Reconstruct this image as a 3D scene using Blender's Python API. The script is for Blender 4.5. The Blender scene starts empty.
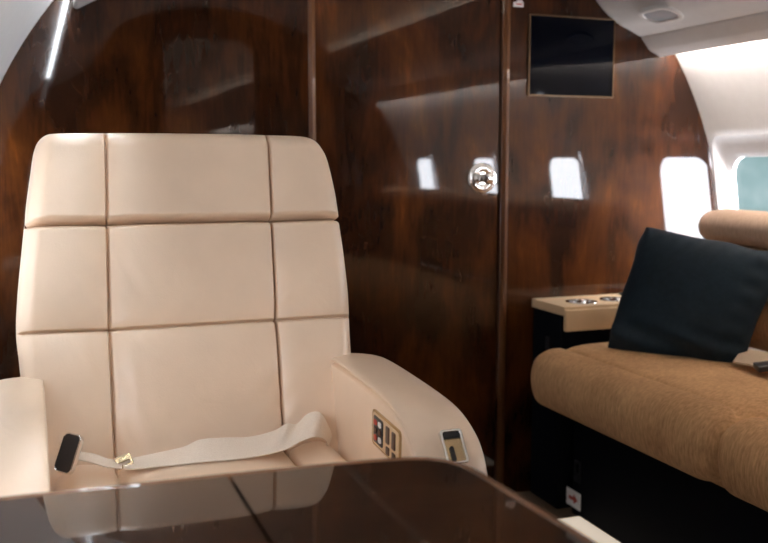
import bpy, bmesh, math, random
import numpy as np
from mathutils import Vector, Matrix
random.seed(3)
sc = bpy.context.scene
COL = sc.collection
pi = math.pi

# ------------------------------------------------------------------ camera numbers
FPX = 950.0
TH = math.atan(110 / FPX)
YAW = math.atan(356 * math.cos(TH) / FPX)
EYE = Vector((0, 0, 1.05))
RIGHT = Vector((math.cos(YAW), -math.sin(YAW), 0))
FWD = Vector((math.sin(YAW) * math.cos(TH), math.cos(YAW) * math.cos(TH), -math.sin(TH)))
UP = RIGHT.cross(FWD)
def ray(px, py):
    return FWD + RIGHT * ((px - 384) / FPX) + UP * ((271.5 - py) / FPX)
def atY(px, py, y):
    d = ray(px, py); return EYE + d * (y / d.y)

# ------------------------------------------------------------------ materials
MATS = {}
def new_mat(name):
    m = bpy.data.materials.new(name); m.use_nodes = True
    nt = m.node_tree; b = nt.nodes['Principled BSDF']
    return m, nt, b
def simple(name, col, rough=.5, metal=0, coat=0, ior=None, emit=None, es=0, sheen=0, spec=None):
    m, nt, b = new_mat(name)
    tc = nt.nodes.new('ShaderNodeTexCoord'); nz = nt.nodes.new('ShaderNodeTexNoise')
    nz.inputs['Scale'].default_value = 35; nz.inputs['Detail'].default_value = 3
    nt.links.new(tc.outputs['Object'], nz.inputs['Vector'])
    mx = nt.nodes.new('ShaderNodeMix'); mx.data_type = 'RGBA'
    mx.inputs['A'].default_value = (*[c * .94 for c in col], 1)
    mx.inputs['B'].default_value = (*[min(1, c * 1.05) for c in col], 1)
    nt.links.new(nz.outputs['Fac'], mx.inputs['Factor'])
    nt.links.new(mx.outputs['Result'], b.inputs['Base Color'])
    b.inputs['Roughness'].default_value = rough
    b.inputs['Metallic'].default_value = metal
    b.inputs['Coat Weight'].default_value = coat
    b.inputs['Sheen Weight'].default_value = sheen
    if spec is not None: b.inputs['Specular IOR Level'].default_value = spec
    if emit:
        b.inputs['Emission Color'].default_value = (*emit, 1)
        b.inputs['Emission Strength'].default_value = es
    MATS[name] = m
    return m
def ramp(nt, stops):
    r = nt.nodes.new('ShaderNodeValToRGB')
    els = r.color_ramp.elements
    while len(els) < len(stops): els.new(.5)
    for e, (p, c) in zip(els, stops):
        e.position = p; e.color = (*c, 1)
    return r
def wood(name, stops, coat=1.0, coat_ior=1.7, bump=.0, scale=(2.2, 2.2, .55), rough=.45):
    m, nt, b = new_mat(name)
    L = nt.links.new
    tc = nt.nodes.new('ShaderNodeTexCoord')
    mp = nt.nodes.new('ShaderNodeMapping'); mp.inputs['Scale'].default_value = scale
    L(tc.outputs['Object'], mp.inputs['Vector'])
    n1 = nt.nodes.new('ShaderNodeTexNoise'); n1.inputs['Scale'].default_value = 3.2
    n1.inputs['Detail'].default_value = 8; n1.inputs['Roughness'].default_value = .52; n1.inputs['Distortion'].default_value = .7
    L(mp.outputs[0], n1.inputs['Vector'])
    mp2 = nt.nodes.new('ShaderNodeMapping'); mp2.inputs['Scale'].default_value = tuple(s * k for s, k in zip(scale, (13, 13, 3)))
    L(tc.outputs['Object'], mp2.inputs['Vector'])
    n2 = nt.nodes.new('ShaderNodeTexNoise'); n2.inputs['Scale'].default_value = 2.5; n2.inputs['Detail'].default_value = 6
    n2.inputs['Distortion'].default_value = 1.6
    L(mp2.outputs[0], n2.inputs['Vector'])
    mx = nt.nodes.new('ShaderNodeMix'); mx.data_type = 'FLOAT'; mx.inputs['Factor'].default_value = .2
    L(n1.outputs['Fac'], mx.inputs['A']); L(n2.outputs['Fac'], mx.inputs['B'])
    r = ramp(nt, stops)
    L(mx.outputs['Result'], r.inputs['Fac'])
    L(r.outputs['Color'], b.inputs['Base Color'])
    b.inputs['Roughness'].default_value = rough
    b.inputs['Specular IOR Level'].default_value = .03
    b.inputs['Coat Weight'].default_value = coat
    b.inputs['Coat Roughness'].default_value = .03
    b.inputs['Coat IOR'].default_value = coat_ior
    MATS[name] = m
    return m
def leather(name, col, rough=.37, bumpd=.06):
    m, nt, b = new_mat(name)
    L = nt.links.new
    tc = nt.nodes.new('ShaderNodeTexCoord')
    n1 = nt.nodes.new('ShaderNodeTexNoise'); n1.inputs['Scale'].default_value = 7; n1.inputs['Detail'].default_value = 4
    L(tc.outputs['Object'], n1.inputs['Vector'])
    r = ramp(nt, [(.3, tuple(c * .93 for c in col)), (.7, tuple(min(1, c * 1.04) for c in col))])
    L(n1.outputs['Fac'], r.inputs['Fac']); L(r.outputs['Color'], b.inputs['Base Color'])
    v = nt.nodes.new('ShaderNodeTexVoronoi'); v.inputs['Scale'].default_value = 420
    L(tc.outputs['Object'], v.inputs['Vector'])
    n2 = nt.nodes.new('ShaderNodeTexNoise'); n2.inputs['Scale'].default_value = 16; n2.inputs['Detail'].default_value = 3
    n2.inputs['Distortion'].default_value = 1.2
    L(tc.outputs['Object'], n2.inputs['Vector'])
    b1 = nt.nodes.new('ShaderNodeBump'); b1.inputs['Strength'].default_value = bumpd; b1.inputs['Distance'].default_value = .02
    b2 = nt.nodes.new('ShaderNodeBump'); b2.inputs['Strength'].default_value = .12; b2.inputs['Distance'].default_value = .001
    L(n2.outputs['Fac'], b1.inputs['Height']); L(v.outputs['Distance'], b2.inputs['Height'])
    L(b1.outputs[0], b2.inputs['Normal']); L(b2.outputs[0], b.inputs['Normal'])
    b.inputs['Roughness'].default_value = rough
    b.inputs['Coat Weight'].default_value = .25; b.inputs['Coat Roughness'].default_value = .28
    MATS[name] = m
    return m
def fabric(name, c1, c2, scale=(60, 60, 9), rough=.9, sheen=.3, bs=.5, big=.35):
    m, nt, b = new_mat(name)
    L = nt.links.new
    tc = nt.nodes.new('ShaderNodeTexCoord')
    mp = nt.nodes.new('ShaderNodeMapping'); mp.inputs['Scale'].default_value = scale
    L(tc.outputs['Object'], mp.inputs['Vector'])
    n1 = nt.nodes.new('ShaderNodeTexNoise'); n1.inputs['Scale'].default_value = 3; n1.inputs['Detail'].default_value = 5
    n1.inputs['Roughness'].default_value = .65
    L(mp.outputs[0], n1.inputs['Vector'])
    n2 = nt.nodes.new('ShaderNodeTexNoise'); n2.inputs['Scale'].default_value = 5; n2.inputs['Detail'].default_value = 5
    L(tc.outputs['Object'], n2.inputs['Vector'])
    mx = nt.nodes.new('ShaderNodeMix'); mx.data_type = 'FLOAT'; mx.inputs['Factor'].default_value = big
    L(n1.outputs['Fac'], mx.inputs['A']); L(n2.outputs['Fac'], mx.inputs['B'])
    r = ramp(nt, [(.33, c1), (.67, c2)])
    L(mx.outputs['Result'], r.inputs['Fac']); L(r.outputs['Color'], b.inputs['Base Color'])
    bp = nt.nodes.new('ShaderNodeBump'); bp.inputs['Strength'].default_value = bs; bp.inputs['Distance'].default_value = .003
    L(n1.outputs['Fac'], bp.inputs['Height']); L(bp.outputs[0], b.inputs['Normal'])
    b.inputs['Roughness'].default_value = rough
    b.inputs['Sheen Weight'].default_value = sheen
    b.inputs['Sheen Tint'].default_value = (*c2, 1)
    b.inputs['Specular IOR Level'].default_value = .2
    MATS[name] = m
    return m

M_wood = wood('walnut_veneer', [(.28, (.008, .0024, .0009)), (.47, (.026, .0074, .0021)), (.61, (.072, .0205, .0042)), (.78, (.20, .057, .010))], coat_ior=1.47, scale=(1.7, 1.7, .8))
M_table = wood('table_walnut', [(.30, (.012, .0045, .002)), (.48, (.032, .012, .0045)), (.60, (.06, .023, .008)), (.74, (.10, .038, .013))],
               coat_ior=1.46, scale=(1.1, 3.2, 2))
M_trimwood = wood('trim_wood', [(.3, (.05, .018, .007)), (.5, (.10, .038, .014)), (.7, (.16, .065, .025))], scale=(4, 4, .4), coat_ior=1.6)
M_inlay = wood('inlay_wood', [(.3, (.03, .017, .010)), (.5, (.045, .025, .015)), (.7, (.06, .033, .02))], scale=(2, 2, 2), coat_ior=1.46)
M_edge = wood('edge_wood', [(.3, (.10, .045, .02)), (.5, (.17, .08, .04)), (.7, (.24, .12, .06))], scale=(2, 2, 2), coat_ior=1.6)
M_leather = leather('cream_leather', (.81, .625, .46))
M_leather2 = leather('tan_leather', (.68, .47, .27), .5)
M_sofa = fabric('tan_chenille', (.31, .165, .072), (.70, .42, .21), scale=(26, 70, 12), bs=.3)
M_sofa_top = fabric('beige_chenille', (.37, .25, .175), (.57, .41, .30), scale=(26, 70, 12), bs=.25)
M_velvet = fabric('navy_velvet', (.003, .007, .011), (.011, .022, .031), scale=(20, 20, 20), rough=.75, sheen=.3, bs=.3, big=.6)
M_web = fabric('belt_webbing', (.74, .62, .50), (.88, .78, .66), scale=(160, 160, 160), rough=.8, sheen=.1, bs=.3)
M_web2 = fabric('beige_webbing', (.48, .36, .24), (.62, .48, .34), scale=(160, 160, 160), rough=.8, sheen=.1, bs=.3)
M_white = simple('cabin_liner', (.72, .71, .705), .55)
M_val = simple('valance_panel', (.62, .585, .56), .5)
M_seam = simple('dark_seam', (.10, .08, .07), .8)
M_grey = simple('grey_lens', (.30, .30, .31), .25)
M_black = simple('black_panel', (.0025, .003, .005), .85, spec=.08)
M_screen = simple('screen_glass', (.0012, .002, .005), .08, spec=.12)
M_brass = simple('brass', (.55, .42, .25), .25, metal=1)
M_bronze = simple('bronze', (.20, .13, .075), .35, metal=1)
M_chrome = simple('chrome', (.85, .84, .82), .12, metal=1)
M_dsteel = simple('dark_metal', (.035, .035, .04), .35, metal=.6)
M_blk = simple('black_plastic', (.012, .012, .014), .35)
M_red = simple('red_plastic', (.45, .05, .03), .4)
M_dot = simple('white_plastic', (.75, .75, .75), .4)
M_brown = simple('brown_plastic', (.08, .035, .02), .4)
M_carpet = fabric('brown_carpet', (.10, .065, .04), (.17, .115, .075), scale=(90, 90, 90), rough=1, sheen=.3, bs=.8)
M_led = simple('led_strip', (.9, .9, .9), .5, emit=(1, .86, .70), es=1)
M_led2 = simple('led_strip_cool', (.9, .9, .9), .5, emit=(1, .90, .83), es=1)
M_led4 = simple('led_strip_blue', (.9, .9, .9), .5, emit=(.86, .93, 1), es=1)
M_led3 = simple('floor_led', (.8, .75, .7), .5, emit=(1, .84, .66), es=.6)
def set_led(m, s): m.node_tree.nodes['Principled BSDF'].inputs['Emission Strength'].default_value = s
# glass pane: thin, lets light and shadow rays through
M_glass, nt, b = new_mat('window_glass')
out = nt.nodes['Material Output']
tr = nt.nodes.new('ShaderNodeBsdfTransparent'); tr.inputs[0].default_value = (.93, .96, .96, 1)
gl = nt.nodes.new('ShaderNodeBsdfGlossy'); gl.inputs['Roughness'].default_value = .02
lw = nt.nodes.new('ShaderNodeLayerWeight'); lw.inputs['Blend'].default_value = .5
pw_ = nt.nodes.new('ShaderNodeMath'); pw_.operation = 'POWER'; pw_.inputs[1].default_value = 5
nt.links.new(lw.outputs['Facing'], pw_.inputs[0])
fr = nt.nodes.new('ShaderNodeMath'); fr.operation = 'MULTIPLY_ADD'; fr.inputs[1].default_value = .8; fr.inputs[2].default_value = .04
nt.links.new(pw_.outputs[0], fr.inputs[0])
mxs = nt.nodes.new('ShaderNodeMixShader')
nt.links.new(fr.outputs[0], mxs.inputs[0]); nt.links.new(tr.outputs[0], mxs.inputs[1]); nt.links.new(gl.outputs[0], mxs.inputs[2])
nt.links.new(mxs.outputs[0], out.inputs['Surface'])

# ------------------------------------------------------------------ helpers
def obj(name, verts, faces, mat, parent=None, smooth=True, fmats=None, mats=None, angle=None):
    me = bpy.data.meshes.new(name)
    me.from_pydata([tuple(v) for v in verts], [], [tuple(f) for f in faces])
    bm = bmesh.new(); bm.from_mesh(me)
    bmesh.ops.recalc_face_normals(bm, faces=bm.faces); bm.to_mesh(me); bm.free()
    for m in (mats or [mat]): me.materials.append(m)
    if fmats:
        for p, k in zip(me.polygons, fmats): p.material_index = k
    me.polygons.foreach_set('use_smooth', [smooth] * len(me.polygons))
    if smooth and angle: me.set_sharp_from_angle(angle=math.radians(angle))
    o = bpy.data.objects.new(name, me); COL.objects.link(o)
    if parent: o.parent = parent
    return o
def empty(name, loc=(0, 0, 0)):
    o = bpy.data.objects.new(name, None); COL.objects.link(o); o.location = loc
    o.empty_display_size = .05
    return o
def tag(o, label=None, cat=None, group=None, kind=None):
    if label: o['label'] = label
    if cat: o['category'] = cat
    if group: o['group'] = group
    if kind: o['kind'] = kind
    return o
def struct(o): o['kind'] = 'structure'; return o
def under(parent, *kids):
    """keep world placement although the Empty stands elsewhere"""
    for k in kids:
        k.parent = parent
        k.location = Vector(k.location) - Vector(parent.location)
def from_bm(name, bm, mat, parent=None, smooth=True, angle=40):
    me = bpy.data.meshes.new(name); bmesh.ops.recalc_face_normals(bm, faces=bm.faces)
    bm.to_mesh(me); bm.free(); me.materials.append(mat)
    me.polygons.foreach_set('use_smooth', [smooth] * len(me.polygons))
    if smooth: me.set_sharp_from_angle(angle=math.radians(angle))
    o = bpy.data.objects.new(name, me); COL.objects.link(o)
    if parent: o.parent = parent
    return o
def box(name, lo, hi, mat, parent=None, bev=.003, seg=2, mtx=None):
    bm = bmesh.new(); bmesh.ops.create_cube(bm, size=1)
    for v in bm.verts:
        v.co = Vector([lo[i] + (v.co[i] + .5) * (hi[i] - lo[i]) for i in range(3)])
    if bev: bmesh.ops.bevel(bm, geom=bm.edges[:], offset=bev, segments=seg, profile=.6, affect='EDGES')
    if mtx is not None: bmesh.ops.transform(bm, matrix=mtx, verts=bm.verts)
    return from_bm(name, bm, mat, parent)
def lathe(name, prof, mat, parent=None, n=40, mtx=None, angle=35):
    """prof: (r, h) pairs, axis +Z"""
    vs, fs = [], []
    for r, h in prof:
        for i in range(n):
            a = 2 * pi * i / n; vs.append(Vector((r * math.cos(a), r * math.sin(a), h)))
    m = len(prof)
    for j in range(m - 1):
        for i in range(n):
            k = (i + 1) % n; fs.append((j * n + i, j * n + k, (j + 1) * n + k, (j + 1) * n + i))
    fs.append(tuple(range(n))); fs.append(tuple(range((m - 1) * n, m * n)))
    if mtx is not None: vs = [mtx @ v for v in vs]
    return obj(name, vs, fs, mat, parent, angle=angle)
def frame_mtx(o, x, y):
    """matrix whose local X, Y lie along x, y and Z along their cross"""
    x = Vector(x).normalized(); z = x.cross(Vector(y)).normalized(); y = z.cross(x)
    m = Matrix((x, y, z)).transposed().to_4x4(); m.translation = Vector(o); return m
def rrect(w, h, r, n=6, cx=0, cy=0):
    pts = []
    for sx, sy, a0 in ((1, 1, 0), (-1, 1, 90), (-1, -1, 180), (1, -1, 270)):
        for i in range(n + 1):
            a = math.radians(a0 + 90 * i / n)
            pts.append((cx + sx * (w / 2 - r) + r * math.cos(a), cy + sy * (h / 2 - r) + r * math.sin(a)))
    return pts
def circ(r, n=32, cx=0, cy=0): return [(cx + r * math.cos(2 * pi * i / n), cy + r * math.sin(2 * pi * i / n)) for i in range(n)]
def plate(name, outer, holes, th, mat, parent=None, mtx=None, bev=0.0):
    """flat plate with holes, in XY, thickness -th..0 (top at z=0)"""
    cu = bpy.data.curves.new('outline', 'CURVE'); cu.dimensions = '2D'; cu.fill_mode = 'BOTH'
    if bev and max(p[0] for p in outer) - min(p[0] for p in outer) > .5 and th < .03: bev = 0
    cu.extrude = max(th / 2 - bev, .00005); cu.bevel_depth = bev; cu.bevel_resolution = 2; cu.offset = -bev
    for poly in [outer] + holes:
        s = cu.splines.new('POLY'); s.points.add(len(poly) - 1); s.use_cyclic_u = True
        for p, q in zip(s.points, poly): p.co = (q[0], q[1], 0, 1)
    t = bpy.data.objects.new('outline', cu); COL.objects.link(t)
    dg = bpy.context.evaluated_depsgraph_get(); dg.update()
    me = bpy.data.meshes.new_from_object(t.evaluated_get(dg)); 
    bpy.data.objects.remove(t); bpy.data.curves.remove(cu)
    me.name = name
    T = Matrix.Translation((0, 0, -th / 2))
    me.transform((mtx @ T) if mtx is not None else T)
    bm = bmesh.new(); bm.from_mesh(me); bmesh.ops.remove_doubles(bm, verts=bm.verts, dist=1e-5); bm.to_mesh(me); bm.free()
    me.materials.clear(); me.materials.append(mat)
    me.polygons.foreach_set('use_smooth', [True] * len(me.polygons)); me.set_sharp_from_angle(angle=math.radians(18))
    o = bpy.data.objects.new(name, me); COL.objects.link(o)
    if parent: o.parent = parent
    return o
def catmull(pts, n=6, closed=False):
    P = [Vector(p) for p in pts]; out = []
    m = len(P); rng = range(m if closed else m - 1)
    for i in rng:
        p0 = P[(i - 1) % m] if closed or i > 0 else P[0] * 2 - P[1]
        p1 = P[i]; p2 = P[(i + 1) % m]
        p3 = P[(i + 2) % m] if closed or i + 2 < m else P[-1] * 2 - P[-2]
        for k in range(n):
            t = k / n
            out.append(.5 * (2 * p1 + (p2 - p0) * t + (2 * p0 - 5 * p1 + 4 * p2 - p3) * t * t + (3 * p1 - p0 - 3 * p2 + p3) * t ** 3))
    if not closed: out.append(P[-1])
    return out
def seg_dist(px, py, poly, closed=True):
    """distance of numpy points to polyline"""
    d = np.full(px.shape, 1e9); n = len(poly)
    for i in range(n if closed else n - 1):
        ax, ay = poly[i]; bx, by = poly[(i + 1) % n]
        dx, dy = bx - ax, by - ay; l2 = dx * dx + dy * dy + 1e-12
        t = np.clip(((px - ax) * dx + (py - ay) * dy) / l2, 0, 1)
        d = np.minimum(d, np.hypot(px - ax - t * dx, py - ay - t * dy))
    return d
def pad(name, poly, mtx, mat, T=.04, R=.04, B=.02, RB=None, seams=(), g=.006, gw=.004, puff=.0, pw=.03, nx=120, ny=120,
        parent=None, fn=None, back_seams=None, open_edge=None, joint=None, RJ=.012, ucl=(), vcl=()):
    """upholstered solid: outline poly in local XY, front bulges to +Z by T, back to -Z by B; seams are stitched grooves"""
    ys = [p[1] for p in poly]; y0, y1 = min(ys), max(ys)
    e = 1e-5
    tt = np.linspace(0, 1, ny); tt = tt - .85 * np.sin(2 * pi * tt) / (2 * pi)
    def cluster(t, cl):
        if not cl: return t
        f = np.linspace(0, 1, 4001); dens = 1 + sum(w * np.exp(-((f - c) / sg) ** 2) for c, sg, w in cl)
        dens = dens + 1.5 * np.exp(-f / .02) + 1.5 * np.exp(-(1 - f) / .02)
        c = np.cumsum(dens); c = (c - c[0]) / (c[-1] - c[0]); return np.interp(np.linspace(0, 1, len(t)), c, f)
    tt = cluster(tt, vcl)
    rows = y0 + e + tt * (y1 - y0 - 2 * e)
    uu = np.linspace(0, 1, nx); uu = uu - .8 * np.sin(2 * pi * uu) / (2 * pi)
    uu = cluster(uu, ucl)
    X = np.zeros((ny, nx)); Yg = np.zeros((ny, nx))
    n = len(poly)
    for j, y in enumerate(rows):
        xs = []
        for i in range(n):
            (ax, ay), (bx, by) = poly[i], poly[(i + 1) % n]
            if (ay <= y < by) or (by <= y < ay): xs.append(ax + (y - ay) / (by - ay) * (bx - ax))
        l, r = min(xs), max(xs)
        X[j] = l + uu * (r - l); Yg[j] = y
    d = seg_dist(X, Yg, open_edge, closed=False) if open_edge else seg_dist(X, Yg, poly)
    d[0] = 0; d[-1] = 0; d[:, 0] = 0; d[:, -1] = 0
    def prof(T, R):
        q = 1 - np.clip(d / R, 0, 1); return T * np.sqrt(np.clip(1 - q * q, 0, 1))
    H = prof(T, R); K = -prof(B, RB or R)
    if joint:
        dj = seg_dist(X, Yg, joint, closed=False); q = 1 - np.clip(dj / RJ, 0, 1); q = np.sqrt(np.clip(1 - q * q, 0, 1))
        H = H * q; K = K * q
    edge = np.clip(d / .012, 0, 1)
    for s in seams:
        ds = seg_dist(X, Yg, s, closed=False)
        H = H - edge * (g * np.exp(-(ds / gw) ** 2) + puff * np.exp(-ds / pw))
    for s in (back_seams or ()):
        ds = seg_dist(X, Yg, s, closed=False)
        K = K + edge * g * np.exp(-(ds / gw) ** 2)
    if fn is not None: H = H + edge * fn(X, Yg)
    vs = []; idx = {}
    for j in range(ny):
        for i in range(nx):
            idx[(0, j, i)] = len(vs); vs.append(mtx @ Vector((X[j, i], Yg[j, i], H[j, i])))
    for j in range(ny):
        for i in range(nx):
            if i in (0, nx - 1) or j in (0, ny - 1): idx[(1, j, i)] = idx[(0, j, i)]
            else:
                idx[(1, j, i)] = len(vs); vs.append(mtx @ Vector((X[j, i], Yg[j, i], K[j, i])))
    fs = []
    for s in (0, 1):
        for j in range(ny - 1):
            for i in range(nx - 1):
                fs.append((idx[(s, j, i)], idx[(s, j, i + 1)], idx[(s, j + 1, i + 1)], idx[(s, j + 1, i)]))
    return obj(name, vs, fs, mat, parent)
def sweep_y(name, prof, y0, y1, R, mat, parent=None, n=10, mid=14, wob=0):
    """closed profile (x,z) swept along Y with rounded ends"""
    P = [Vector((p[0], p[1])) for p in prof]; m = len(P)
    area = sum(P[i].x * P[(i + 1) % m].y - P[(i + 1) % m].x * P[i].y for i in range(m))
    sg = 1 if area > 0 else -1
    N = []
    for i in range(m):
        t = P[(i + 1) % m] - P[i - 1]; N.append(Vector((t.y, -t.x)).normalized() * sg)
    st = []
    for k in range(n):
        a = pi / 2 * k / n; st.append((y0 + R * (1 - math.sin(a)) if False else y0 + R * (1 - math.cos(a)), R * (1 - math.sin(a))))
    for k in range(mid + 1): st.append((y0 + R + (y1 - y0 - 2 * R) * k / mid, 0))
    for k in range(n - 1, -1, -1):
        a = pi / 2 * k / n; st.append((y1 - R * (1 - math.cos(a)), R * (1 - math.sin(a))))
    vs, fs = [], []
    for y, c in st:
        for p, nn in zip(P, N):
            q = p - nn * c; vs.append((q.x, y, q.y))
    for j in range(len(st) - 1):
        for i in range(m):
            k = (i + 1) % m; fs.append((j * m + i, j * m + k, (j + 1) * m + k, (j + 1) * m + i))
    for j in (0, len(st) - 1):
        c = len(vs); base = j * m
        vs.append(tuple(sum(vs[base + i][a] for i in range(m)) / m for a in range(3)))
        for i in range(m): fs.append((base + i, base + (i + 1) % m, c))
    return obj(name, vs, fs, mat, parent, angle=50)
def ribbon(name, pairs, mat, parent=None, th=.0018, n=8, k=5):
    A = catmull([p[0] for p in pairs], n); B = catmull([p[1] for p in pairs], n)
    vs, fs = [], []; m = len(A)
    for i in range(m):
        a, b_ = A[i], B[i]
        t = (A[min(i + 1, m - 1)] - A[max(i - 1, 0)]) + (B[min(i + 1, m - 1)] - B[max(i - 1, 0)])
        nn = t.cross(b_ - a).normalized() * (th / 2)
        for j in range(k + 1): vs.append(a.lerp(b_, j / k) + nn)
        for j in range(k, -1, -1): vs.append(a.lerp(b_, j / k) - nn)
    w = 2 * (k + 1)
    for i in range(m - 1):
        for j in range(w): fs.append((i * w + j, i * w + (j + 1) % w, (i + 1) * w + (j + 1) % w, (i + 1) * w + j))
    fs.append(tuple(range(w))); fs.append(tuple(range((m - 1) * w, m * w)))
    return obj(name, vs, fs, mat, parent, angle=60)

# ------------------------------------------------------------------ fuselage shell
CX, CZ, R = 1.0, .72, 1.18
YB = 2.6            # wooden bulkhead
YR = -5.6           # far end of the cabin behind
A0 = math.asin((0 - CZ) / R)
WIN_Y = [2.400, 1.605, .835, .065]
ZL, ZH = .66, 1.18
aL, aH = math.asin((ZL - CZ) / R), math.asin((ZH - CZ) / R)
ATOP = .86
def shell(y, a, side): return (CX + side * R * math.cos(a), y, CZ + R * math.sin(a))
WW, WHZ, WR = .365, .44, .05     # window recess mouth
ZC = .915
def side_wall(name, side):
    vs, fs = [], []
    def grid(ya, yb, a, b_, ny, na):
        base = len(vs)
        for i in range(ny + 1):
            for j in range(na + 1): vs.append(shell(ya + (yb - ya) * i / ny, a + (b_ - a) * j / na, side))
        for i in range(ny):
            for j in range(na):
                k = base + i * (na + 1) + j; fs.append((k, k + 1, k + na + 2, k + na + 1))
    grid(YR, YB, A0, aL, 4, 10); grid(YR, YB, aH, ATOP, 4, 12)
    edges = [YB]
    half = .195
    for wy in WIN_Y:
        edges += [min(wy + half, YB), wy - half]
    edges.append(YR)
    for i in range(0, len(edges), 2): 
        if edges[i] - edges[i + 1] > 1e-6: grid(edges[i + 1], edges[i], aL, aH, 2, 12)
    for wy in WIN_Y:
        inner = rrect(WW, WHZ, WR, 8, wy, ZC)
        ylo, yhi = wy - half, min(wy + half, YB)
        outer = []
        for (y, z) in inner:   # project outwards on the rectangle
            dy, dz = y - wy, z - ZC
            s = 1e9
            if dy > 1e-9: s = min(s, (yhi - wy) / dy)
            if dy < -1e-9: s = min(s, (ylo - wy) / dy)
            if dz > 1e-9: s = min(s, (ZH - ZC) / dz)
            if dz < -1e-9: s = min(s, (ZL - ZC) / dz)
            outer.append((wy + dy * s, ZC + dz * s))
        base = len(vs); m = len(inner); K = 3
        for k in range(K + 1):
            for p, q in zip(outer, inner):
                y = p[0] + (q[0] - p[0]) * k / K; z = p[1] + (q[1] - p[1]) * k / K
                vs.append(shell(y, math.asin((z - CZ) / R), side))
        for k in range(K):
            for i in range(m):
                j = (i + 1) % m; fs.append((base + k * m + i, base + k * m + j, base + (k + 1) * m + j, base + (k + 1) * m + i))
        for cy_, cz_ in ((ylo, ZL), (yhi, ZL), (ylo, ZH), (yhi, ZH)):   # corner fills
            c = len(vs); vs.append(shell(cy_, math.asin((cz_ - CZ) / R), side))
            near = sorted(range(m), key=lambda i: (outer[i][0] - cy_) ** 2 + (outer[i][1] - cz_) ** 2)[:1][0]
            for i in (near - 1, near):
                fs.append((c, base + i % m, base + (i + 1) % m))
    o = obj(name, vs, fs, M_white, angle=30); struct(o)
    return o
side_wall('wall_right', 1)
side_wall('wall_left', -1)
# ceiling
vs, fs = [], []
na, ny = 40, 6
for i in range(ny + 1):
    for j in range(na + 1):
        vs.append(shell(YR + (YB - YR) * i / ny, ATOP + (pi - 2 * ATOP) * j / na, 1))
for i in range(ny):
    for j in range(na):
        k = i * (na + 1) + j; fs.append((k, k + 1, k + na + 2, k + na + 1))
struct(obj('ceiling', vs, fs, M_white))
struct(box('floor', (0.05, YR, -.04), (1.95, YB, 0), M_carpet, bev=0))
# windows: tapered reveal, frame, pane
wn = 0
for side in (1, -1):
    for wy in WIN_Y:
        wn += 1
        rings = []
        for (w, h, r, dep, cz) in ((WW + .012, WHZ + .012, WR, -.003, ZC), (WW, WHZ, WR, -.004, ZC), (WW - .015, WHZ - .015, WR, .004, ZC),
                                   (.330, .375, .060, .016, ZC - .005), (.322, .345, .065, .018, ZC - .012), (.309, .320, .070, .026, ZC - .014),
                                   (.303, .312, .075, .028, ZC - .014), (.300, .308, .075, .040, ZC - .014)):
            ring = []
            for (y, z) in rrect(w, h, r, 8, wy, cz):
                a = math.asin((z - CZ) / R)
                ring.append((CX + side * (R + dep) * math.cos(a), y, CZ + (R + dep) * math.sin(a)))
            rings.append(ring)
        m = len(rings[0]); vs = [p for r_ in rings for p in r_]; fs = []
        for k in range(len(rings) - 1):
            for i in range(m):
                j = (i + 1) % m; fs.append((k * m + i, k * m + j, (k + 1) * m + j, (k + 1) * m + i))
        w_ = obj('window_%d' % wn, vs, fs, M_white, angle=28); struct(w_)
        # curved pane filling the frame
        vs, fs = [], []
        G = 12
        zs = [ZC - .014 + .314 / 2 * math.sin(pi / 2 * (-1 + 2 * k / G)) * .9999 for k in range(G + 1)]
        for z in zs:
            dz = max(0, abs(z - ZC + .014) - (.314 / 2 - .075)); hw = .305 / 2 - .075 + math.sqrt(max(0, .075 ** 2 - dz * dz))
            for u in (-1, -.33, .33, 1):
                a = math.asin((z - CZ) / R)
                vs.append((CX + side * (R + .036) * math.cos(a), wy + u * hw, CZ + (R + .036) * math.sin(a)))
        for k in range(G):
            for i in range(3):
                q = k * 4 + i; fs.append((q, q + 1, q + 5, q + 4))
        obj('pane', vs, fs, M_glass, w_)
        # daylight portal in the opening
        ld = bpy.data.lights.new('daylight', 'AREA'); ld.shape = 'RECTANGLE'; ld.size = .32; ld.size_y = .36
        ld.cycles.is_portal = True
        lo = bpy.data.objects.new('daylight_portal', ld); COL.objects.link(lo)
        a = math.asin((ZC - CZ) / R)
        lo.location = (CX + side * (R + .06) * math.cos(a), wy, CZ + (R + .06) * math.sin(a))
        lo.rotation_euler = Vector((-side * math.cos(a), 0, -math.sin(a))).to_track_quat('-Z', 'Z').to_euler()

# bulkhead: panels cut to the fuselage curve
def hull_z(x, up=True, r=R + .004): return CZ + math.sqrt(max(0, r * r - (x - CX) ** 2)) if up else 0
def panel_poly(x0, x1):
    rr = R + .004
    xl, xr = CX - rr, CX + rr
    pts = []
    n = 60
    # lower boundary z=0 with curve below the widest point
    def wallx(z, s): return CX + s * math.sqrt(max(0, rr * rr - (z - CZ) ** 2))
    left = [(x0, 0)]; 
    if x0 <= wallx(0, -1):
        left = [(wallx(z, -1), z) for z in [CZ * 2 * k / 30 for k in range(31)] if True]
    top = []
    xs = [max(x0, -9) + (x1 - x0) * k / n for k in range(n + 1)]
    if x0 <= wallx(0, -1):
        a0 = pi - math.asin((left[-1][1] - CZ) / rr)
        a1 = math.acos((x1 - CX) / rr)
        top = [(CX + rr * math.cos(a0 + (a1 - a0) * k / n), CZ + rr * math.sin(a0 + (a1 - a0) * k / n)) for k in range(1, n + 1)]
        right = [(x1, 0)]
    elif x1 >= wallx(0, 1):
        a0 = math.acos((x0 - CX) / rr); a1 = math.asin((0 - CZ) / rr)
        top = [(CX + rr * math.cos(a0 + (a1 - a0) * k / n), CZ + rr * math.sin(a0 + (a1 - a0) * k / n)) for k in range(0, n + 1)]
        right = []
    else:
        top = [(x, hull_z(x)) for x in xs]
        right = [(x1, 0)]
    return left + top + right
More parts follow.
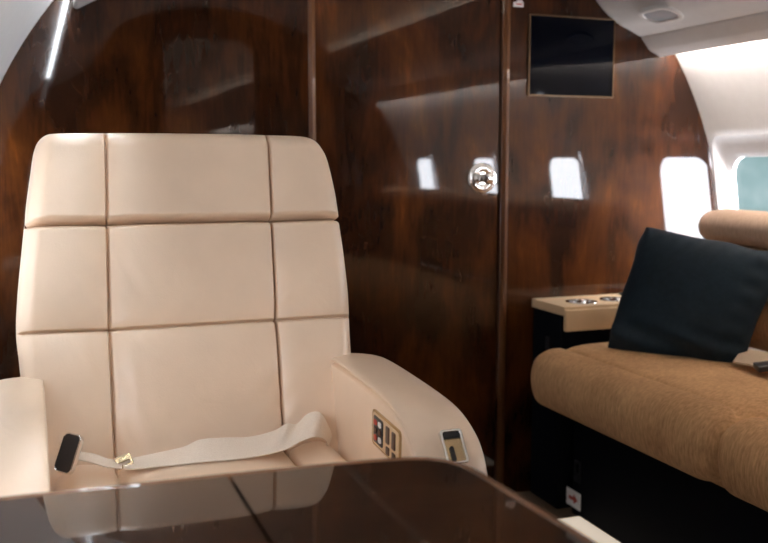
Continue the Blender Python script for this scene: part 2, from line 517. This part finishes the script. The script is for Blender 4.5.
# XY plate -> XZ plane facing -Y
def MY(y): return Matrix(((1, 0, 0, 0), (0, 0, -1, y), (0, 1, 0, 0), (0, 0, 0, 1)))
struct(plate('wall_front', panel_poly(-.3, .7425), [], .03, M_wood, mtx=MY(YB)))
door = struct(plate('door_1', panel_poly(.7635, 1.338), [], .03, M_wood, mtx=MY(YB)))
struct(plate('wall_front', panel_poly(1.373, 2.3), [], .03, M_wood, mtx=MY(YB)))
struct(box('wall_front', (0.0, YB + .035, 0), (2.0, YB + .05, 1.92), M_black, bev=0))
def strip(name, x0, x1, mat):
    z1 = hull_z((x0 + x1) / 2) - .004
    prof = [(x0, 0), (x0, .004), (x0 + .003, .007), ((x0 + x1) / 2, .010), (x1 - .003, .007), (x1, .004), (x1, 0)]
    vs, fs = [], []
    for z in (0.0, z1):
        for x, h in prof: vs.append((x, YB - h + .002, z))
        vs.append((x1, YB + .03, z)); vs.append((x0, YB + .03, z))
    m = len(prof) + 2
    for i in range(m): fs.append((i, (i + 1) % m, m + (i + 1) % m, m + i))
    fs.append(tuple(range(m))); fs.append(tuple(range(m, 2 * m)))
    return struct(obj(name, vs, fs, mat, angle=25))
strip('trim_1', .7425, .7625, M_trimwood)
strip('trim_2', 1.3455, 1.373, M_trimwood)
# knob on the door
kx, kz = 1.284, 1.0
Mk = MY(YB) @ Matrix.Translation((kx, kz, 0))
kn = lathe('door_knob', [(.0405, 0), (.0405, .003), (.037, .006), (.030, .0075), (.026, .006), (.0145, .006), (.0125, .010), (.012, .014), (.012, .040),
                         (.0165, .042), (.0180, .045), (.0180, .052), (.0160, .056), (.008, .0575)], M_chrome, door, mtx=Mk)
kn['label'] = 'round polished chrome knob'
ins = lathe('knob_rosette', [(.0465, 0), (.0465, .002), (.0445, .004), (.0405, .0045)], M_chrome, kn, mtx=Mk)

# rear partition with doorway, behind the camera
YP = -.25
op = [(.72, .0), (.72, 1.60)] + [(.72 + .08 * (1 - math.cos(a)), 1.60 + .13 * math.sin(a)) for a in [pi / 2 * k / 8 for k in range(1, 9)]] + \
     [(1.225 - .08 * (1 - math.cos(a)), 1.60 + .13 * math.sin(a)) for a in [pi / 2 * k / 8 for k in range(8, 0, -1)]] + [(1.225, 1.60), (1.225, 0)]
full = panel_poly(-.3, 1.0); 
rr_ = R + .004
arc = []
a_start = math.asin((0 - CZ) / rr_)
for k in range(81):
    a = a_start + (pi - 2 * a_start) * k / 80; arc.append((CX + rr_ * math.cos(a), CZ + rr_ * math.sin(a)))
poly = arc + op   # right foot, over the top, left foot, then the doorway
struct(plate('wall_back', poly, [], .03, M_wood, mtx=MY(YP)))
struct(box('wall_back', (-.25, YR - .03, 0), (2.25, YR, 1.95), M_white, bev=0))

# ------------------------------------------------------------------ valances along both sides
def extrude_y(name, prof, y0, y1, mat, angle=25, mats=None, fm=None, parent=None):
    vs = [(x, y, z) for y in (y0, y1) for x, z in prof]; m = len(prof)
    fs = [(i, (i + 1) % m, m + (i + 1) % m, m + i) for i in range(m)] + [tuple(range(m)), tuple(range(m, 2 * m))]
    return obj(name, vs, fs, mat, parent, angle=angle)
rv = [(1.916, 1.412), (1.919, 1.390), (1.917, 1.384), (1.910, 1.383), (1.872, 1.399), (1.866, 1.404), (1.838, 1.437),
      (1.837, 1.443), (1.8345, 1.4445), (1.832, 1.4425)] + \
     [tuple(v) for v in catmull([(1.83, 1.4435), (1.79, 1.461), (1.747, 1.479), (1.705, 1.508), (1.665, 1.547), (1.625, 1.60), (1.603, 1.645)], 5)] + \
     [(1.603, 1.655), (1.618, 1.655), (1.622, 1.628), (1.735, 1.628), (1.775, 1.59), (1.84, 1.52), (1.885, 1.46)]
v1 = struct(extrude_y('trim_3', rv, YR + .01, YB - .003, M_val, angle=28))
lv = [(.150, 1.53), (.134, 1.50), (.124, 1.470), (.123, 1.440), (.130, 1.436), (.138, 1.438)] + \
     [tuple(v) for v in catmull([(.17, 1.456), (.22, 1.482), (.28, 1.52), (.345, 1.575), (.392, 1.64)], 5)] + \
     [(.392, 1.655), (.378, 1.655), (.374, 1.628), (.265, 1.628), (.215, 1.59), (.178, 1.56)]
struct(extrude_y('trim_4', lv, YR + .01, YB - .003, M_val, angle=28))
lights = [('right', (1.921, -5.5, 1.414), (1.935, 2.58, 1.420), M_led2, 'thin lit strip in the slot under the right overhead valance'),
          ('left', (.112, -5.5, 1.488), (.124, 2.56, 1.493), M_led4, 'thin lit strip in the slot under the left overhead valance'),
          ('rt', (1.695, -5.5, 1.632), (1.715, 2.2, 1.640), M_led, 'warm lit strip in the trough on top of the right valance'),
          ('lt', (.285, -5.5, 1.632), (.305, 2.2, 1.640), M_led, 'warm lit strip in the trough on top of the left valance')]
for _, lo_, hi_, mm, lab in lights:
    tag(box('light_strip', lo_, hi_, mm, bev=0), lab, 'light strip')

# oval reading light in the right valance
n_ = Vector((.36, 0, .93)).normalized() * -1        # panel faces down and inboard
c0 = Vector((1.7515, 2.383, 1.478))
Mp = frame_mtx(c0, (0, -1, 0), (Vector((0, -1, 0)).cross(n_)) * -1)
if (Mp.to_3x3() @ Vector((0, 0, 1))).z > 0: Mp = Mp @ Matrix.Rotation(pi, 4, 'X')
rl = empty('reading_light', c0)
tag(rl, 'oval recessed reading light with a grey lens in the overhead valance', 'light')
bz = plate('bezel', rrect(.158, .088, .043, 10), [rrect(.128, .060, .0295, 10)], .014, M_val, mtx=Matrix.Translation(-c0) @ Mp @ Matrix.Translation((0, 0, .008)), bev=.004)
ln = plate('lens', rrect(.132, .064, .031, 10), [], .006, M_grey, mtx=Matrix.Translation(-c0) @ Mp @ Matrix.Translation((0, 0, .004)), bev=.002)
bz.parent = rl; ln.parent = rl

tag(box('floor_light', (1.405, .1, .001), (1.482, 2.33, .012), M_led3, bev=.003), 'lit strip along the floor at the foot of the sofa base', 'light strip')
# ------------------------------------------------------------------ wall screen and placard
tv = empty('wall_monitor', (1.585, YB, 1.37)); tag(tv, 'black square screen in a thin brass frame on the wooden bulkhead', 'screen')
def quad_plate(name, px, th, mat, hole=None, y=YB, bev=.0008):
    return plate(name, px, [hole] if hole else [], th, mat, mtx=MY(y), bev=bev)
tvo = [(1.432, 1.4955), (1.736, 1.488), (1.738, 1.247), (1.432, 1.250)]
tvo = [(1.433, 1.492), (1.736, 1.492), (1.736, 1.249), (1.433, 1.249)]
tvi = [(1.437, 1.488), (1.732, 1.488), (1.732, 1.253), (1.437, 1.253)]
f_ = quad_plate('frame', tvo, .010, M_bronze, tvi, YB - .008)
s_ = quad_plate('screen', tvi, .008, M_screen, None, YB - .006, bev=.0004)
under(tv, f_, s_)
pl = empty('placard', (1.397, YB, 1.52)); tag(pl, 'tiny white placard with a pink print line above the screen corner', 'placard')
p1 = plate('plate', rrect(.034, .014, .001, 2, 1.398, 1.518), [], .0015, M_dot, mtx=MY(YB - .0012))
p2 = plate('print', rrect(.020, .004, .0005, 2, 1.400, 1.5185), [], .0004, M_red, mtx=MY(YB - .003))
p3 = plate('bracket', rrect(.018, .008, .001, 2, 1.402, 1.528), [], .0012, M_dot, mtx=MY(YB - .0014))
under(pl, p1, p2, p3)

# ------------------------------------------------------------------ executive seat
seat = empty('executive_seat', (.255, 1.45, 0))
tag(seat, 'cream leather quilted cabin armchair standing behind the glossy wooden table', 'armchair')
rc = math.atan(.27)
Sx, Sy = Vector((1, 0, 0)), Vector((0, math.sin(rc), math.cos(rc)))
OB = Vector((0, 1.60, .57))
Mb = frame_mtx(OB, Sx, Sy)                     # local Z = Sx x Sy points to -Y (front)
cs = math.cos(rc)
def S(z): return (z - .57) / cs                # height -> distance up the back
backs = [(-.026, .705), (-.030, .767), (-.026, .823), (-.018, .887), (-.0105, .941)]
head_l = [(-.0095, .944), (-.006, .977), (.003, 1.030), (.009, 1.063), (.017, 1.081), (.031, 1.092), (.05, 1.0945)]
head_r = [(.458, 1.0945), (.485, 1.092), (.504, 1.084), (.517, 1.068), (.526, 1.045), (.535, .99), (.5385, .944)]
def S2(p): return (p[0], S(p[1]))
def rowline(z): return [(-.1, S(z)), (.65, S(z))]
headpoly = [tuple(v) for v in catmull([S2(p) for p in head_l], 4)] + [S2((.15, 1.0965)), S2((.35, 1.0965))] + [tuple(v) for v in catmull([S2(p) for p in head_r], 4)]
vsL = [(.128, S(1.12)), (.121, S(.938))]; vsR = [(.411, S(1.12)), (.405, S(.935))]
headpoly = headpoly + [(.530, S(.9385)), (-.003, S(.9385))]
tb = .030
Mback = Mb
hr = pad('headrest', headpoly, Mback, M_leather, T=.052, R=.034, B=.06, RB=.07, open_edge=headpoly[:-2], joint=headpoly[-2:], seams=[vsL, vsR], g=.015, gw=.0019, puff=.010, pw=.020, ucl=((.232, .016, 6), (.768, .016, 6)), nx=250, ny=120)
rng = np.random.RandomState(4)
def wr(X, Y):
    w = 0 * X
    for (cx, cy, a, L_, W) in ((.135, S(.60), 2.15, .07, .05), (.125, S(.69), 2.0, .06, .03), (.385, S(.62), .9, .05, .05), (.11, S(.80), 2.3, .05, .03), (.43, S(.80), .8, .05, .03),
                               (.14, S(.86), 2.2, .05, .025), (.40, S(.88), .95, .05, .025)):
        dx, dy = X - cx, Y - cy
        u = dx * math.cos(a) + dy * math.sin(a); v = -dx * math.sin(a) + dy * math.cos(a)
        w += .0011 * np.sin(v / .0062 + 2.2 * u / .06) * np.exp(-(u / L_) ** 2 - (v / W) ** 2)
    return w
bp_l = [(-.012, .50)] + [(-.022, .60)] + backs + [(-.0100, .9375)]
bp_r = [(.5375, .9375), (.542, .867), (.5435, .795), (.541, .74), (.538, .68), (.53, .60), (.52, .50)]
backpoly_l = [tuple(v) for v in catmull([S2(p) for p in bp_l], 4)]; backpoly_r = [tuple(v) for v in catmull([S2(p) for p in bp_r], 4)]
backpoly = backpoly_l + backpoly_r
seams = [[(.121, S(.95)), (.116, S(.766)), (.113, S(.50))], [(.405, S(.95)), (.400, S(.763)), (.395, S(.50))],
         [(-.1, S(.767)), (.117, S(.763)), (.4, S(.763)), (.65, S(.762))]]
bk = pad('backrest', backpoly, Mback, M_leather, T=.050, R=.030, B=.07, RB=.08, open_edge=backpoly_l[::-1] + [(-.02, -.3), (.52, -.3)] + backpoly_r[::-1], joint=[backpoly_l[-1], backpoly_r[0]], seams=seams, g=.015, gw=.0019, puff=.011, pw=.022, ucl=((.25, .013, 6), (.76, .013, 6)), vcl=((.605, .012, 8),), nx=270, ny=240, fn=wr)
# cushion in three panels, local XY = world XY
Mc = Matrix.Translation((0, 0, .523))
cp = rrect(.475, .56, .03, 6, .2525, 1.345)
cushion_seams = [[(.118, 1.0), (.116, 1.7)], [(.397, 1.0), (.399, 1.7)]]
cu = pad('seat_cushion', cp, Mc, M_leather, T=.050, R=.05, B=.08, RB=.03, seams=cushion_seams, g=.014, gw=.004, puff=.022, pw=.035, nx=190, ny=90)
# armrests
arm_prof = [(1.66, .30), (1.66, .66), (1.655, .690), (1.62, .707), (1.55, .711), (1.42, .707), (1.33, .702), (1.275, .695), (1.232, .681), (1.198, .660), (1.176, .628), (1.163, .58), (1.158, .50), (1.158, .30)]
arm_poly = [(1.66, .30)] + [tuple(v) for v in catmull(arm_prof[1:], 5)] 
def inset(poly, d):
    out = []
    n = len(poly)
    for i in range(n):
        a, c = Vector(poly[max(i - 1, 0)]), Vector(poly[min(i + 1, n - 1)])
        t = (c - a).normalized(); out.append((poly[i][0] + t.y * d * SG, poly[i][1] - t.x * d * SG))
    return out
SG = -1
arm_line = [tuple(v) for v in catmull(arm_prof[2:13], 5)]
SG = 1
seam_line = inset(arm_line, .013)
if sum(p[1] for p in seam_line) > sum(p[1] for p in arm_line): SG = -1; seam_line = inset(arm_line, .013)
def Marm(x, inner_sign):      # local X->Y, local Y->Z ; local Z = +X
    m = Matrix(((0, 0, 1, x), (1, 0, 0, 0), (0, 1, 0, 0), (0, 0, 0, 1))); return m
def crown(X, Y): return 0 * X
def armrest(xc, inner_left):
    o = pad('armrest', arm_poly, Marm(xc, 0), M_leather, T=.054, R=.010, B=.054, RB=.010, fn=crown,
               seams=[seam_line] if not inner_left else [], back_seams=[seam_line] if inner_left else None, g=.009, gw=.003, nx=200, ny=190)
    for v in o.data.vertices:
        v.co.z -= abs(v.co.x - (xc - .054 if inner_left else xc + .054)) * .09 * min(1, max(0, (v.co.z - .5) / .15))
    return o
ar = armrest(.543, True); al = armrest(-.044, False)
ar['label'] = 'right armrest with a control panel and an ashtray pocket'
base = box('seat_base', (.03, 1.12, .14), (.475, 1.62, .46), M_leather, bev=.03, seg=4)
ped = box('pedestal', (.12, 1.2, 0), (.39, 1.55, .15), M_black, bev=.01)
under(seat, hr, bk, cu, ar, al, base, ped)

# control panel on the inner side of the right armrest
def on_arm(y, z, h): return (.4895 - h, y, z)
def arm_plate(name, w, h, y, z, off, th, mat, parent, holes=(), tilt=-.0, r=.004, bev=.0005):
    m = frame_mtx((.4895 - off, y, z), (0, -1, -.06), (0, -.06, 1))
    if (m.to_3x3() @ Vector((0, 0, 1))).x > 0: m = frame_mtx((.4895 - off, y, z), (0, -1, -.06), (0, .06, -1))
    o = plate(name, rrect(w, h, r, 5), list(holes), th, mat, mtx=m, bev=bev); under(parent, o) if parent is seat else None
    if parent is not seat: o.parent = parent
    return o
cpn = arm_plate('control_panel', .118, .056, 1.300, .6385, .0035, .004, M_brass, seat, r=.008)
cpn['label'] = 'brass edged seat control panel'
pnl = arm_plate('panel_face', .112, .050, 1.300, .6385, .0040, .002, M_leather2, cpn, r=.007)
btn = arm_plate('button_pad', .040, .042, 1.328, .6405, .0052, .002, M_blk, cpn)
for i, (dy, dz) in enumerate(((.010, .012), (.010, 0), (.010, -.012), (-.009, .012), (-.009, 0), (-.009, -.012))):
    arm_plate('button', .012, .0085, 1.328 + dy, .6405 + dz, .0066, .0016, M_red if i in (0, 2) else (M_dot if i in (3, 5) else M_brown), btn, r=.003)
for k, yy in enumerate((1.2875, 1.2625)):
    arm_plate('switch', .013, .026, yy, .645 - k * .002, .0058, .002, M_brown, cpn, r=.002)
    arm_plate('switch', .013, .012, yy, .621 - k * .002, .0058, .002, M_brown, cpn, r=.002)
# pocket in the rounded front of the armrest
pc = Vector((.5485, 1.191, .648)); tx = Vector((1, 0, 0)); ty = Vector((0, .62, .78)).normalized()
nrm = Vector((0, -.78, .62)).normalized()
Mq = frame_mtx(pc + nrm * .0045, tx, ty)
if (Mq.to_3x3() @ Vector((0, 0, 1))).dot(nrm) < 0: Mq = frame_mtx(pc + nrm * .002, -tx, ty)
pk = plate('armrest_pocket', rrect(.034, .052, .005, 6), [rrect(.026, .044, .003, 5)], .009, M_chrome, mtx=Mq, bev=.0012)
pk['label'] = 'chrome framed pocket'
under(seat, pk)
pb = plate('pocket_floor', rrect(.028, .046, .003, 4), [], .003, M_brass, mtx=Mq @ Matrix.Translation((0, 0, -.004))); pb.parent = pk
pd = plate('pocket_lid', rrect(.028, .010, .001, 4, 0, .018), [], .003, M_blk, mtx=Mq @ Matrix.Translation((0, 0, -.001))); pd.parent = pk
pe = plate('latch', rrect(.006, .022, .0028, 5, -.004, -.010), [], .003, M_blk, mtx=Mq @ Matrix.Translation((0, 0, -.002))); pe.parent = pk
for c in (pb, pd, pe): c.location = (0, 0, 0)

# lap belt lying on the cushion
def pr(pt, pb_, yt, yb): return (atY(*pt, yt), atY(*pb_, yb))
belt = ribbon('seat_belt', [pr((332, 437), (327, 449), 1.535, 1.53), pr((329, 428), (326, 441), 1.52, 1.505), pr((320, 413), (316, 437), 1.520, 1.480), pr((308, 414), (300, 442), 1.53, 1.472),
                            pr((297, 424), (287, 449), 1.532, 1.468), pr((287, 424), (273, 453), 1.522, 1.465), pr((274, 431), (258, 456), 1.53, 1.465), pr((250, 437), (238, 459), 1.53, 1.468),
                            pr((222, 438), (214, 461), 1.522, 1.47), pr((200, 440), (192, 463), 1.525, 1.475), pr((184, 447), (176, 465), 1.53, 1.48), pr((158, 453), (154, 467), 1.522, 1.48),
                            pr((134, 458), (136, 469), 1.515, 1.48), pr((122, 461), (124, 469), 1.51, 1.488)], M_web)
belt['label'] = 'off-white webbing lap belt lying across the cushion'
b2 = ribbon('strap', [pr((122, 461), (122, 469), 1.512, 1.488), pr((108, 459), (106, 467), 1.505, 1.485), pr((94, 454), (92, 463), 1.50, 1.48), pr((80, 452), (78, 460), 1.49, 1.475)], M_web)
bc = atY(67, 453, 1.462)
Mbu = frame_mtx(bc, RIGHT * math.cos(.42) + Vector((0, 0, 1)) * -.12 + Vector((0, -.5, 0)), Vector((.30, .25, .9)))
if (Mbu.to_3x3() @ Vector((0, 0, 1))).y > 0: Mbu = Mbu @ Matrix.Rotation(pi, 4, 'Y')
bu1 = plate('buckle', rrect(.033, .060, .009, 6), [rrect(.0285, .0555, .007, 6)], .010, M_chrome, mtx=Mbu, bev=.0015)
bu1['label'] = 'chrome rimmed dark buckle'
bu2 = plate('buckle_cover', rrect(.029, .056, .007, 6), [], .009, M_dsteel, mtx=Mbu @ Matrix.Translation((0, 0, -.001)), bev=.001)
ac = atY(124, 461, 1.50)
Mad = frame_mtx(ac, Vector((.95, .0, .28)), Vector((-.2, .5, .8)))
ad = plate('adjuster', rrect(.026, .020, .003, 4), [rrect(.018, .005, .001, 3, 0, -.003)], .004, M_brass, mtx=Mad, bev=.001)
for c in (b2, bu1, bu2, ad): c.parent = belt
under(seat, belt)

# ------------------------------------------------------------------ table
tbl = empty('wooden_table', (.16, .65, 0)); tag(tbl, 'glossy dark walnut table with a rounded corner in front of the armchair', 'table')
ZT = .742
KT = .88
def table_outline(off=0):
    P = [(-.165 - off, .25 - off), (-.165 - off, 1.048 + off)]
    P += [tuple(v) for v in catmull([(.20, 1.037 + off), (.34, 1.030 + off), (.405, 1.022 + off)], 3)]
    P += [tuple(v) for v in catmull([(.432 + off * .3, 1.012 + off * .9), (.452 + off * .7, .993 + off * .7), (.464 + off * .9, .965 + off * .3), (.469 + off, .93)], 4)]
    P += [(.480 + off, .72), (.480 + off, .25 - off)]
    return [(p[0] * KT if p[0] > 0 else p[0], p[1] * KT) for p in P]
o1 = table_outline(-.0108)
xs = .173
def split_poly(P, x, keep_left):
    out = []
    n = len(P)
    for i in range(n):
        a, c = P[i], P[(i + 1) % n]
        ina = (a[0] <= x) == keep_left
        if ina: out.append(a)
        if (a[0] <= x) != (c[0] <= x):
            t = (x - a[0]) / (c[0] - a[0]); out.append((x, a[1] + t * (c[1] - a[1])))
    return out
MT = Matrix.Translation((0, 0, ZT))
t1 = plate('table_leaf', split_poly(o1, xs - .0017, True), [], .022, M_table, mtx=MT)
t2 = plate('table_leaf', split_poly(o1, xs + .0017, False), [], .022, M_table, mtx=MT)
rim = plate('table_edge', table_outline(0), [table_outline(-.0100)], .034, M_edge, mtx=Matrix.Translation((0, 0, ZT + .0006)), bev=.0022)
inl = plate('inlay', [(.286, .24), (.2925, .24), (.2925, .895), (.286, .895)], [], .0006, M_inlay, mtx=Matrix.Translation((0, 0, ZT + .0003)))
sub = box('underframe', (-.16, .25, ZT - .05), (.38, .86, ZT - .0225), M_black, bev=.004)
leg = box('table_support', (-.16, .40, 0), (-.02, .80, ZT - .05), M_wood, bev=.006)
under(tbl, t1, t2, rim, inl, sub, leg)

# ------------------------------------------------------------------ side sofa
sofa = empty('side_sofa', (1.7, 1.25, 0)); tag(sofa, 'tan chenille three-seat sofa on a black base along the right windows', 'sofa')
sb = box('sofa_base', (1.49, .10, 0), (1.90, 2.385, .30), M_black, bev=.004)
sf = box('seat_frame', (1.46, .12, .306), (1.92, 2.30, .342), M_sofa, bev=.012, seg=3)
kids = [sb, sf]
prof = catmull([(1.92, .345), (1.60, .340), (1.45, .338), (1.395, .341), (1.355, .358), (1.338, .40), (1.336, .445), (1.350, .485), (1.385, .508), (1.425, .513),
                (1.447, .503), (1.466, .511), (1.53, .519), (1.68, .518), (1.83, .511), (1.92, .50)], 4, True)
prof = [tuple(v) for v in prof]
for y0, y1 in ((1.616, 2.418), (.850, 1.613), (.11, .847)):
    kids.append(sweep_y('seat_cushion', prof, y0, y1, .062, M_sofa, mid=20))
    for zlo, zhi, x0, mt, nm in ((.515, .662, 1.885, M_sofa, 'back_cushion'), (.66, .812, 1.872, M_sofa, 'back_cushion'), (.808, .908, 1.858, M_sofa_top, 'headrest')):
        w = 1.185 * 1.0
        xb = x0 + .16
        h = zhi - zlo
        pp = catmull([(xb, zlo + .01), (x0 + .06, zlo), (x0 + .015, zlo + h * .18), (x0, zlo + h * .5), (x0 + .015, zlo + h * .84), (x0 + .06, zhi), (xb - .02, zhi - .004), (xb, zhi - .04)], 4, True)
        kids.append(sweep_y(nm, [tuple(v) for v in pp], y0 + .004, min(y1, 2.335), .03, mt, mid=16))
# placard with a red arrow, small latch
pm = Matrix(((0, 0, -1, 1.489), (-1, 0, 0, 2.374), (0, 1, 0, .048), (0, 0, 0, 1)))    # local X -> -Y, local Y -> Z, normal -X
arrow = plate('arrow_placard', rrect(.078, .052, .002, 3), [], .0015, M_dot, mtx=pm @ Matrix.Translation((0, 0, .0015)))
arrow['label'] = 'white placard with a red arrow'
arr = plate('arrow', [(-.024, -.005), (.002, -.005), (.002, -.015), (.024, 0), (.002, .015), (.002, .005), (-.024, .005)], [], .0005, M_red, mtx=pm @ Matrix.Translation((0, 0, .0021)))
arr.parent = arrow
lt = plate('latch', rrect(.036, .065, .004, 4, .02, .09), [rrect(.016, .03, .003, 4, .02, .10)], .003, M_dsteel, mtx=pm @ Matrix.Translation((0, 0, .003)), bev=.0008)
kids += [arrow, lt]
# belt stub on the sofa
def atZ(px, py, z):
    d = ray(px, py); return EYE + d * ((z - EYE.z) / d.z)
sbelt = ribbon('seat_belt', [(atZ(742, 350, .545), atZ(733, 362, .535)), (atZ(756, 351, .553), atZ(749, 365, .537)), (atZ(768, 353, .556), atZ(762, 369, .537)),
                             (atZ(785, 352, .556), atZ(780, 368, .54))], M_web2, th=.005)
sbk = box('buckle', (-.035, -.02, -.008), (.035, .02, .008), M_blk, bev=.003, mtx=frame_mtx(atZ(770, 366, .545), (.9, -.35, .12), (.3, .9, .1)))
sbk.parent = sbelt
kids.append(sbelt)
under(sofa, *kids)

# pillow: two velvet faces over a square outline with pulled corners
C00, C10, C11, C01 = [Vector(v) for v in ((1.560, 2.285, .553), (1.775, 1.985, .540), (1.965, 2.12, .790), (1.735, 2.385, .848))]
C00 = atY(605, 350, 2.30); C10 = atY(741, 367, 2.00); C11 = atY(786, 254, 1.93); C01 = atY(645, 224, 2.33)
uxx = ((C10 - C00) + (C11 - C01)); vyy = ((C01 - C00) + (C11 - C10))
nn = uxx.cross(vyy).normalized()
if nn.y > 0: nn = -nn
G = 64; vs, fs = [], []; idx = {}
for s in (1, -1):
    for j in range(G + 1):
        for i in range(G + 1):
            if s == -1 and (i in (0, G) or j in (0, G)): idx[(s, j, i)] = idx[(1, j, i)]; continue
            u = .5 - .5 * math.cos(pi * i / G); v = .5 - .5 * math.cos(pi * j / G)
            a, b_ = 2 * u - 1, 2 * v - 1
            uu = .5 + .5 * a * math.sqrt(1 - .06 * b_ ** 8) * (1 - .02 * (1 - b_ * b_)); vv = .5 + .5 * b_ * math.sqrt(1 - .06 * a ** 8) * (1 - .03 * (1 - a * a))
            p = C00 * (1 - uu) * (1 - vv) + C10 * uu * (1 - vv) + C11 * uu * vv + C01 * (1 - uu) * vv
            p = p + uxx.normalized() * (.0025 * math.sin(6 * b_ * b_ + 3 * b_) * a ** 4) + vyy.normalized() * (.003 * math.sin(5 * a + 4 * a * a) * b_ ** 4)
            h = max(0, (1 - a ** 2)) ** .45 * max(0, (1 - b_ ** 2)) ** .45
            t = .080 * h if s == 1 else -.045 * h
            w = .013 * math.sin(5 * a + 9 * b_) * math.exp(-((b_ + .72) / .16) ** 2) + .003 * math.sin(26 * a) * math.exp(-((b_ - .93) / .10) ** 2) \
                + .003 * math.sin(20 * b_ + 5 * a) * math.exp(-((a - .85) / .12) ** 2)
            if s == 1: t += w * min(1, h * 3)
            idx[(s, j, i)] = len(vs); vs.append(p + nn * t)
for s in (1, -1):
    for j in range(G):
        for i in range(G): fs.append((idx[(s, j, i)], idx[(s, j, i + 1)], idx[(s, j + 1, i + 1)], idx[(s, j + 1, i)]))
pil = obj('throw_pillow', vs, fs, M_velvet)
ctr = sum((Vector(v) for v in vs), Vector()) / len(vs)
pil.data.transform(Matrix.Translation(-ctr)); pil.location = ctr
tag(pil, 'dark navy velvet throw pillow leaning in the corner of the tan sofa', 'pillow')

# ------------------------------------------------------------------ side console with cup holders
con = empty('side_console', (1.72, 2.49, 0)); tag(con, 'low black side cabinet with a tan leather top between sofa and bulkhead', 'cabinet')
bd = box('body', (1.463, 2.425, 0), (1.90, 2.59, .597), M_black, bev=.003)
top_out = [(1.458, 2.398), (2.03, 2.398), (2.03, 2.592), (1.458, 2.592)]
cupc = [(1.566, 2.480), (1.692, 2.487)]
tp = plate('console_top', top_out, [circ(.044, 36, *c) for c in cupc], .026, M_leather2, mtx=Matrix.Translation((0, 0, .625)), bev=.006)
ap = box('apron', (1.458, 2.388, .553), (2.02, 2.404, .617), M_leather2, bev=.005)
ks = [bd, tp, ap]
for c in cupc:
    m = Matrix.Translation((c[0], c[1], .625))
    ks.append(lathe('cup_holder', [(.0, -.0235), (.038, -.0235), (.0395, -.02), (.0405, 0), (.0405, .0015), (.048, .0015), (.0485, 0), (.0435, -.001), (.0435, -.0255), (.0, -.0258)], M_chrome, mtx=m))
ks.append(box('control_pad', (1.765, 2.50, .6235), (1.90, 2.575, .632), M_blk, bev=.002))
for k in range(4):
    q = box('button', (1.775 + k * .03, 2.515, .631), (1.795 + k * .03, 2.55, .6345), M_dot, bev=.001); q.parent = ks[-1]
ks.append(plate('latch', rrect(.024, .04, .003, 4), [], .003, M_dsteel, mtx=Matrix(((0, 0, -1, 1.4615), (-1, 0, 0, 2.50), (0, 1, 0, .50), (0, 0, 0, 1)))))
under(con, *ks)

# ------------------------------------------------------------------ daylight and lamps
W = bpy.data.worlds.new('World'); sc.world = W; W.use_nodes = True
nt = W.node_tree; bg = nt.nodes['Background']; L = nt.links.new
tc = nt.nodes.new('ShaderNodeTexCoord'); sp = nt.nodes.new('ShaderNodeSeparateXYZ'); L(tc.outputs['Generated'], sp.inputs[0])
def mr(src, a, b_, c, d):
    m = nt.nodes.new('ShaderNodeMapRange'); m.interpolation_type = 'SMOOTHSTEP'
    m.inputs['From Min'].default_value = a; m.inputs['From Max'].default_value = b_
    m.inputs['To Min'].default_value = c; m.inputs['To Max'].default_value = d
    L(src, m.inputs['Value']); return m.outputs[0]
fy = mr(sp.outputs['Y'], .55, -.15, 0, 1)          # the apron behind the aircraft is the bright side
fx = mr(sp.outputs['X'], -.3, .3, .04, 1)
nz = nt.nodes.new('ShaderNodeTexNoise'); nz.inputs['Scale'].default_value = 9; nz.inputs['Detail'].default_value = 5
L(tc.outputs['Generated'], nz.inputs['Vector'])
r1 = ramp(nt, [(.38, (.22, .36, .36)), (.52, (.38, .54, .56)), (.62, (.70, .80, .82))]); L(nz.outputs['Fac'], r1.inputs['Fac'])
r2 = ramp(nt, [(.3, (.86, .88, 1.0)), (.7, (.95, .95, 1.0))]); L(nz.outputs['Fac'], r2.inputs['Fac'])
mx = nt.nodes.new('ShaderNodeMix'); mx.data_type = 'RGBA'; L(fy, mx.inputs['Factor']); L(r1.outputs[0], mx.inputs['A']); L(r2.outputs[0], mx.inputs['B'])
m0 = nt.nodes.new('ShaderNodeMath'); m0.operation = 'MULTIPLY'; L(fy, m0.inputs[0]); L(fx, m0.inputs[1])
fl = mr(sp.outputs['Y'], -.30, -.75, 0, .55)        # left of the aircraft only the sky far behind is bright
m1 = nt.nodes.new('ShaderNodeMath'); m1.operation = 'MAXIMUM'; L(m0.outputs[0], m1.inputs[0]); L(fl, m1.inputs[1])
m2 = nt.nodes.new('ShaderNodeMath'); m2.operation = 'MULTIPLY_ADD'; L(m1.outputs[0], m2.inputs[0]); m2.inputs[1].default_value = 29.0; m2.inputs[2].default_value = 1.05
L(mx.outputs['Result'], bg.inputs['Color']); L(m2.outputs[0], bg.inputs['Strength'])
set_led(M_led, 16.0); set_led(M_led2, 110.0); set_led(M_led4, 50.0)

# ------------------------------------------------------------------ camera and view
cd = bpy.data.cameras.new('camera'); cam = bpy.data.objects.new('camera', cd); COL.objects.link(cam)
cd.sensor_width = 36; cd.lens = 36 * FPX / 768; cd.clip_start = .02
mt = Matrix((RIGHT, UP, -FWD)).transposed().to_4x4(); mt.translation = EYE; cam.matrix_world = mt
cd.dof.use_dof = True; cd.dof.focus_distance = 1.62; cd.dof.aperture_fstop = 5.0
sc.camera = cam
vs_ = sc.view_settings; vs_.view_transform = 'Standard'; vs_.look = 'None'; vs_.gamma = 1; vs_.use_curve_mapping = False
vs_.exposure = 0.0
sc.cycles.max_bounces = 10; sc.cycles.diffuse_bounces = 6; sc.cycles.glossy_bounces = 5; sc.cycles.transparent_max_bounces = 12
sc.cycles.use_denoising = True
sc.cycles.sample_clamp_indirect = 8
